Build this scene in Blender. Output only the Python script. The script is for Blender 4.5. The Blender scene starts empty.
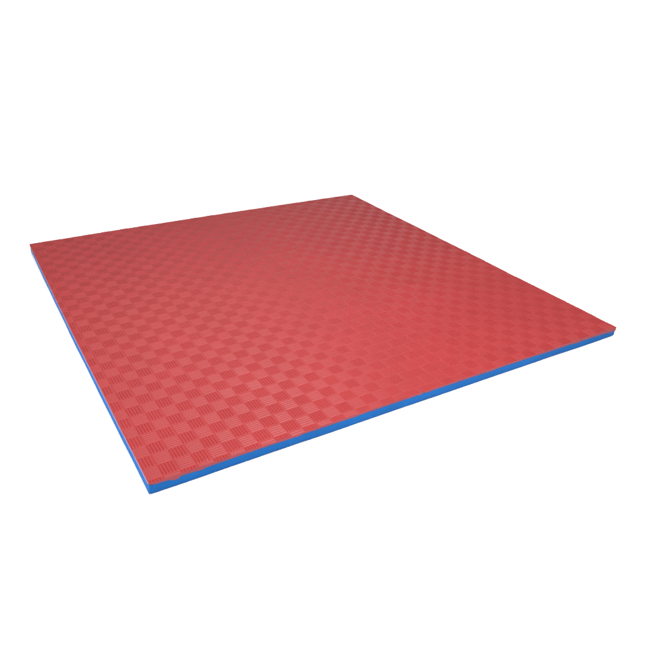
import bpy, math, random
from mathutils import Matrix, Vector, noise
random.seed(4)
scene = bpy.context.scene
C = scene.collection

# ---------------------------------------------------------------- materials
def new_mat(name):
    m = bpy.data.materials.new(name); m.use_nodes = True
    nt = m.node_tree
    return m, nt, nt.nodes['Principled BSDF']

def foam_mat(name, col_a, col_b, rough, spec, grain=0.00012, grain_scale=900, blotch=9.0):
    m, nt, b = new_mat(name)
    tc = nt.nodes.new('ShaderNodeTexCoord')
    n1 = nt.nodes.new('ShaderNodeTexNoise'); n1.inputs['Scale'].default_value = blotch
    n1.inputs['Detail'].default_value = 6; n1.inputs['Roughness'].default_value = .6
    nt.links.new(tc.outputs['Object'], n1.inputs['Vector'])
    mr = nt.nodes.new('ShaderNodeMapRange')
    mr.inputs['From Min'].default_value = .3; mr.inputs['From Max'].default_value = .7
    nt.links.new(n1.outputs['Fac'], mr.inputs['Value'])
    mx = nt.nodes.new('ShaderNodeMix'); mx.data_type = 'RGBA'
    mx.inputs['A'].default_value = (*col_a, 1); mx.inputs['B'].default_value = (*col_b, 1)
    nt.links.new(mr.outputs['Result'], mx.inputs['Factor'])
    nt.links.new(mx.outputs['Result'], b.inputs['Base Color'])
    # uneven gloss
    rr = nt.nodes.new('ShaderNodeMapRange')
    rr.inputs['To Min'].default_value = rough - .05; rr.inputs['To Max'].default_value = rough + .05
    n3 = nt.nodes.new('ShaderNodeTexNoise'); n3.inputs['Scale'].default_value = 35
    n3.inputs['Detail'].default_value = 4
    nt.links.new(tc.outputs['Object'], n3.inputs['Vector'])
    nt.links.new(n3.outputs['Fac'], rr.inputs['Value'])
    nt.links.new(rr.outputs['Result'], b.inputs['Roughness'])
    b.inputs['Specular IOR Level'].default_value = spec
    n2 = nt.nodes.new('ShaderNodeTexNoise'); n2.inputs['Scale'].default_value = grain_scale
    n2.inputs['Detail'].default_value = 3
    nt.links.new(tc.outputs['Object'], n2.inputs['Vector'])
    bp = nt.nodes.new('ShaderNodeBump'); bp.inputs['Distance'].default_value = grain
    bp.inputs['Strength'].default_value = .6
    nt.links.new(n2.outputs['Fac'], bp.inputs['Height'])
    nt.links.new(bp.outputs['Normal'], b.inputs['Normal'])
    return m

RED = foam_mat('red_foam_skin', (.170, .0110, .0118), (.185, .0125, .0133), .35, .16, .00006)
REDCUT = foam_mat('red_foam_cut_edge', (.20, .034, .042), (.17, .027, .036), .8, .25, .0003, 500, 30)
BLUE = foam_mat('blue_foam', (.0008, .062, .215), (.0015, .076, .255), .75, .12, .0003, 450, 25)
GLINT = foam_mat('pale_edge_glint', (.17, .11, .20), (.22, .15, .27), .7, .3, .0002, 500, 30)  # pale lilac stands in for a glint on the layer edge
m, nt, b = new_mat('white_sheet')
b.inputs['Base Color'].default_value = (.93, .93, .93, 1); b.inputs['Roughness'].default_value = .9
b.inputs['Specular IOR Level'].default_value = .05
WHITE = m

# ---------------------------------------------------------------- mat geometry
T = .0215                       # thickness
CX, CY = .0256, .0258           # cell size of the basket-weave relief
PHI = .018                      # the relief is cut slightly askew
X0, Y0 = -.0039, -.0190
cp, sp = math.cos(PHI), math.sin(PHI)
HG = .00100                     # rib height
INS = .0007                     # groove between cells
PROF = [(0, 0), (.10, 0), (.20, .62), (.32, .93), (.50, 1), (.68, .93), (.80, .62), (.90, 0)]
NICKS = [(.0905, .0085, .0030, -.0010), (.1225, .0075, .0026, -.0011), (.298, .0060, .0020, .0007),
         (.071, .302, .002, .0004), (.012, .105, .0015, -.0008)]

def pat(x, y):                  # mat -> pattern
    return (x*cp + y*sp - X0, -x*sp + y*cp - Y0)
def unpat(u, v):
    u += X0; v += Y0
    return (u*cp - v*sp, u*sp + v*cp)

def rib(t):                     # t in 0..5
    f = t - math.floor(t)
    P = PROF + [(1, 0)]
    for k in range(len(P)-1):
        if f <= P[k+1][0]:
            a, b_ = P[k], P[k+1]
            return a[1] + (b_[1]-a[1])*(f-a[0])/(b_[0]-a[0])
    return 0
def height(i, j, u, v):         # relief height inside the cell i, j
    a, w = (u - i*CX, CX), (v - j*CY, CY)
    if (i + j) % 2 == 0: across, al = a, w
    else: across, al = w, a
    A, L = across[1], al[1]
    t = (across[0] - INS)/(A - 2*INS)*5
    if t <= 0 or t >= 5: return 0.0
    h = rib(t)
    e = min(al[0], L - al[0]) - INS*.6
    h *= max(0, min(1, e/.0009))
    rid = int(t)
    h *= 1 + .10*math.sin(i*12.9898 + j*78.233 + rid*37.7)
    return h*HG

def warp(x, y, z):
    """handling waves of a real foam sheet: sides bow a little, corners lie flat"""
    sx, sy = math.sin(math.pi*max(0, min(1, x))), math.sin(math.pi*max(0, min(1, y)))
    top = (z + T)/T
    dx = -.0017*sy*(1-x) + .0011*sy*x
    dy = .0030*sx*y
    n = noise.noise(Vector((x*7.3, y*7.3, 3.1)))
    dx += .0007*n; dy += .0006*noise.noise(Vector((x*9, y*9, 8.7)))
    dz = top*(.0012*sx*y + .0004*noise.noise(Vector((x*8, y*8, 1.3))))
    return (x+dx, y+dy, z+dz)

def mesh_obj(name, verts, faces, mats, parent, midx=None, smooth=None):
    me = bpy.data.meshes.new(name); me.from_pydata(verts, [], faces)
    for mm in mats: me.materials.append(mm)
    if midx: me.polygons.foreach_set('material_index', midx)
    if smooth: me.polygons.foreach_set('use_smooth', smooth)
    me.validate(); me.update()
    o = bpy.data.objects.new(name, me); C.objects.link(o)
    if parent: o.parent = parent
    return o

verts, faces, midx, sm = [], [], [], []
border = {'n': {}, 'f': {}, 'l': {}, 'r': {}}
NI, NJ = 41, 41
for i in range(-1, NI):
    for j in range(-2, NJ):
        cs = [unpat((i+a)*CX, (j+c_)*CY) for a in (0, 1) for c_ in (0, 1)]
        if max(p[0] for p in cs) <= 0 or min(p[0] for p in cs) >= 1: continue
        if max(p[1] for p in cs) <= 0 or min(p[1] for p in cs) >= 1: continue
        mid = unpat((i+.5)*CX, (j+.5)*CY)
        vert = (i + j) % 2 == 0
        A, L = (CX, CY) if vert else (CY, CX)
        # nicks need finer strips
        near_nick = any(math.hypot(mid[0]-q[0], mid[1]-q[1]) < .024 for q in NICKS)
        rs = [0, INS*.98]
        for k in range(5):
            for q in PROF:
                rs.append(INS + (k+q[0])*(A-2*INS)/5)
        rs += [A-INS*.98, A]
        rs = sorted(set(round(r_, 7) for r_ in rs))
        e = INS*.6
        E1 = e+.0009; E2 = E1+.0005
        nn = 16 if near_nick else 2
        ls = [0, e, E1, E2] + [E2 + (L-2*E2)*k/nn for k in range(1, nn)] + [L-E2, L-E1, L-e, L]
        base = len(verts); W = len(ls)
        ok = []
        for r_ in rs:
            for l_ in ls:
                u, v = (i*CX + r_, j*CY + l_) if vert else (i*CX + l_, j*CY + r_)
                x, y = unpat(u, v)
                x = min(1, max(0, x)); y = min(1, max(0, y))
                u2, v2 = pat(x, y)
                h = height(i, j, min(max(u2, i*CX), (i+1)*CX), min(max(v2, j*CY), (j+1)*CY))
                if near_nick:
                    for q in NICKS:
                        d = math.hypot(x-q[0], (y-q[1])*1.3)/q[2]
                        if d < 1.5: h += q[3]*math.exp(-3*d*d)
                # moulded edge: skin rolls over a little at the rim
                de = min(x, y, 1-x, 1-y)
                z = h - HG
                if de < .0006: z -= .00025*(1-de/.0006)
                verts.append((x, y, z))
        for a in range(len(rs)-1):
            for b_ in range(W-1):
                q = [base+a*W+b_, base+(a+1)*W+b_, base+(a+1)*W+b_+1, base+a*W+b_+1]
                if not vert: q = q[::-1]
                p = [verts[k] for k in q]
                ar = sum(p[k][0]*p[(k+1) % 4][1]-p[(k+1) % 4][0]*p[k][1] for k in range(4))
                if abs(ar) < 1e-10: continue
                # drop duplicate corners (clamped at the rim)
                qq = []
                for k in q:
                    if all(abs(verts[k][0]-verts[g][0])+abs(verts[k][1]-verts[g][1]) > 1e-8 for g in qq): qq.append(k)
                if len(qq) < 3: continue
                if ar < 0: qq = qq[::-1]
                faces.append(tuple(qq)); midx.append(0); sm.append(True)
                for k in qq:
                    x, y, z = verts[k]
                    if y <= 0: border['n'][round(x, 6)] = z
                    if y >= 1: border['f'][round(x, 6)] = z
                    if x <= 0: border['l'][round(y, 6)] = z
                    if x >= 1: border['r'][round(y, 6)] = z

def interp(pts, s):
    if s <= pts[0][0]: return pts[0][1]
    for (a, b_), (c_, d) in zip(pts, pts[1:]):
        if s <= c_: return b_ + (d-b_)*(s-a)/(c_-a)
    return pts[-1][1]
LIP = [(0, 1.5), (.003, 3.6), (.0125, 5.0), (.027, 5.0), (.031, 7.0), (.034, 8.0), (.042, 8.4), (.0455, 5.6), (.055, 5.5),
       (.070, 6.0), (.074, 7.2), (.079, 7.0), (.084, 5.4), (.12, 5.2), (.2, 4.8), (.24, 5.4), (.246, 4.2), (.33, 4.4), (.345, 5.2),
       (.352, 4.2), (.47, 4.2), (.482, 4.8), (.488, 2.4), (.494, 4.4), (.502, 4.5), (.508, 4.0), (.62, 4.3), (.655, 5.0), (.662, 4.0),
       (.76, 4.4), (.80, 5.4), (.86, 5.2), (.885, 7.0), (.893, 5.6), (.95, 6.6), (.985, 8.6), (1, 9.6)]
def lip(side, s):
    if side == 'n':
        v = interp(LIP, s)
        return -(v + .45*noise.noise(Vector((s*90, 0, 0))) + .25*noise.noise(Vector((s*330, 0, 0))))*.001
    if side == 'l':
        return -(3.6 + .6*noise.noise(Vector((s*30, 5, 0))))*.001
    return -(8.0 + .7*noise.noise(Vector((s*40, 9, 0))))*.001 if side == 'r' else -.005

def pt(side, s, z, out=0):
    return {'n': (s, -out, z), 'f': (s, 1+out, z), 'l': (-out, s, z), 'r': (1+out, s, z)}[side]
OUTN = {'n': (0, -1), 'f': (0, 1), 'l': (-1, 0), 'r': (1, 0)}
for side, d in border.items():
    ss = sorted(d); out = []
    for s in ss:
        if not out or s - out[-1] > 1e-5: out.append(s)
    # fill wide gaps so that the torn boundary below is finely drawn
    full = []
    for a, b_ in zip(out, out[1:]):
        n = max(1, int((b_-a)/.0012))
        for k in range(n): 
            s = a + (b_-a)*k/n
            full.append((s, d[a] + (d[b_]-d[a])*k/n))
    full.append((out[-1], d[out[-1]]))
    base = len(verts)
    for s, zt in full:
        zl = lip(side, s)
        zt = max(zt, zl + .0004) if zl > zt else zt
        verts += [pt(side, s, zt), pt(side, s, zt-.0004, .00025), pt(side, s, min(zl, zt-.0006), .0002), pt(side, s, min(zl, zt-.0006)-.0001, -.002)]
    flip = side in ('f', 'l')
    for k in range(len(full)-1):
        for r_ in range(3):
            a = base+k*4+r_
            q = (a, a+1, a+5, a+4)
            faces.append(q[::-1] if flip else q); midx.append(1); sm.append(False)
verts = [warp(*p) for p in verts]

mat_root = bpy.data.objects.new('training_mat', None); C.objects.link(mat_root)
mat_root.location = (0, 0, -T)
mat_root['label'] = 'square red and blue foam sports mat with ribbed basket weave surface lying on white ground'
mat_root['category'] = 'mat'
up = lambda vs: [(x, y, z+T) for x, y, z in vs]
top = mesh_obj('top_layer', up(verts), faces, [RED, REDCUT], mat_root, midx, sm)
top['label'] = 'red ribbed upper foam layer'

# blue layer: perimeter loop with rounded vertical corners and a ribbed underside
def perimeter(inset, r, step=.0008):
    a, b_ = inset, 1-inset
    pts = []
    for (cx, cy, a0) in ((b_-r, a+r, -90), (b_-r, b_-r, 0), (a+r, b_-r, 90), (a+r, a+r, 180)):
        for k in range(9):
            t = math.radians(a0 + 90*k/8)
            pts.append((cx + r*math.cos(t), cy + r*math.sin(t)))
    out = []
    for k, p in enumerate(pts):
        q = pts[(k+1) % len(pts)]
        n = max(1, int(math.hypot(q[0]-p[0], q[1]-p[1])/step))
        for g in range(n): out.append((p[0]+(q[0]-p[0])*g/n, p[1]+(q[1]-p[1])*g/n))
    return out
def relief(x, y):
    u, v = pat(x, y)
    i, j = math.floor(u/CX), math.floor(v/CY)
    return height(i, j, u, v)
per = perimeter(.0004, .0014)
N = len(per); bv, bf = [], []
levels = [(.0, -.0018), (0, -.006), (0.0, -.011), (0, -.0165), (.0002, -.0198), (.0011, -T)]
for ins, z in levels:
    for x, y in per:
        k = 1 - 2*ins
        xx, yy = .5+(x-.5)*k, .5+(y-.5)*k
        # knife waves in the cut side
        wv = .00035*noise.noise(Vector((x*14, y*14, z*60))) + .00012*noise.noise(Vector((x*120, y*120, z*200)))
        if z <= -.0198: zz = z + (HG*1.3 - 1.3*relief(x, y))*(1 if z == -T else .3)
        else: zz = z
        xx += wv*(1 if x > .5 else -1)*(1 if min(x, 1-x) < .01 else 0)
        yy += wv*(1 if y > .5 else -1)*(1 if min(y, 1-y) < .01 else 0)
        # the knife ran at a slant along the left side: the foot of the blue layer stands proud
        if x < .5: xx -= .0022*(-z/T)*max(0, 1-y)**.6*max(0, 1-x/.02) if x < .02 else 0
        bv.append(warp(xx, yy, zz))
for l_ in range(len(levels)-1):
    for k in range(N):
        a, b_ = l_*N+k, l_*N+(k+1) % N
        bf.append((a, a+N, b_+N, b_))
bf.append(tuple(range(N)))
bf.append(tuple(range((len(levels)-1)*N, len(levels)*N))[::-1])
base_o = mesh_obj('base_layer', up(bv), bf, [BLUE], mat_root, None, [True]*(len(bf)-2)+[False, False])
base_o['label'] = 'blue lower foam layer'

# edge glint painted as a pale strip between the layers along the left side
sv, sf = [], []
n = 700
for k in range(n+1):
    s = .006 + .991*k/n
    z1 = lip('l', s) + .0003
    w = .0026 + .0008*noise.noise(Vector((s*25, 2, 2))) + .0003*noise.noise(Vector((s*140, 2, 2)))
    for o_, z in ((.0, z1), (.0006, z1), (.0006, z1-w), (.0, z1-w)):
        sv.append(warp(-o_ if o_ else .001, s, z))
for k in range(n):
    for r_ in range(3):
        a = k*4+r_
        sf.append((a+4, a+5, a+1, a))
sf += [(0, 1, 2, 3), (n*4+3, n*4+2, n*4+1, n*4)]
glint_strip = mesh_obj('edge_glint_strip', up(sv), sf, [GLINT], mat_root)
glint_strip['label'] = 'pale lilac painted edge glint between the foam layers'

# ---------------------------------------------------------------- ground
g = mesh_obj('ground', [(-60, -60, -T-.0004), (60, -60, -T-.0004), (60, 60, -T-.0004), (-60, 60, -T-.0004)], [(0, 1, 2, 3)], [WHITE], None)
g['kind'] = 'structure'

# ---------------------------------------------------------------- light
w = bpy.data.worlds.new('World'); scene.world = w; w.use_nodes = True
nt = w.node_tree; bg = nt.nodes['Background']
# studio: a wide diffused ceiling, dimmer towards the walls
tc = nt.nodes.new('ShaderNodeTexCoord'); sep = nt.nodes.new('ShaderNodeSeparateXYZ')
nt.links.new(tc.outputs['Generated'], sep.inputs[0])
mr = nt.nodes.new('ShaderNodeMapRange'); mr.interpolation_type = 'SMOOTHSTEP'
mr.inputs['From Min'].default_value = .15; mr.inputs['From Max'].default_value = .75
mr.inputs['To Min'].default_value = .12; mr.inputs['To Max'].default_value = 1.44
nt.links.new(sep.outputs['Z'], mr.inputs['Value'])
bg.inputs['Color'].default_value = (1, 1, 1, 1)
nt.links.new(mr.outputs['Result'], bg.inputs['Strength'])
def softbox(name, loc, target, sx, sy, power):
    l = bpy.data.lights.new(name, 'AREA'); l.shape = 'RECTANGLE'; l.size = sx; l.size_y = sy; l.energy = power
    o = bpy.data.objects.new(name, l); C.objects.link(o); o.location = loc
    o.rotation_euler = (Vector(target)-Vector(loc)).to_track_quat('-Z', 'Y').to_euler()
    return o
softbox('overhead_softbox', (.42, .02, .98), (.10, .12, 0), 1.1, .9, 23)
softbox('small_lamp', (.70, -.36, .98), (.3, .03, 0), .20, .05, 8)
softbox('side_softbox', (-1.35, .1, .42), (0, .3, 0), .5, .35, 24)
softbox('back_softbox', (1.9, 4.0, 2.8), (.8, .8, 0), 3.2, 1.3, 46)

# ---------------------------------------------------------------- camera
R = [[0.87228764, -0.4883955, 0.02416845], [-0.19303951, -0.38934224, -0.90063776], [0.44927722, 0.78094972, -0.43389805]]
cam = bpy.data.cameras.new('camera'); co = bpy.data.objects.new('camera', cam); C.objects.link(co)
M = Matrix(((R[0][0], -R[1][0], -R[2][0]), (R[0][1], -R[1][1], -R[2][1]), (R[0][2], -R[1][2], -R[2][2]))).to_4x4()
M.translation = Vector((-0.1768998, -0.710914, 0.64733332))
co.matrix_world = M
cam.sensor_width = 36; cam.lens = 654.7524*36/650
cam.shift_x = 26.6938/650; cam.shift_y = -36.1131/650
cam.clip_start = .01; cam.clip_end = 500
scene.camera = co

scene.render.engine = 'CYCLES'
scene.render.resolution_x = scene.render.resolution_y = 1024
vs = scene.view_settings
vs.view_transform = 'Standard'; vs.look = 'None'; vs.exposure = 0; vs.gamma = 1
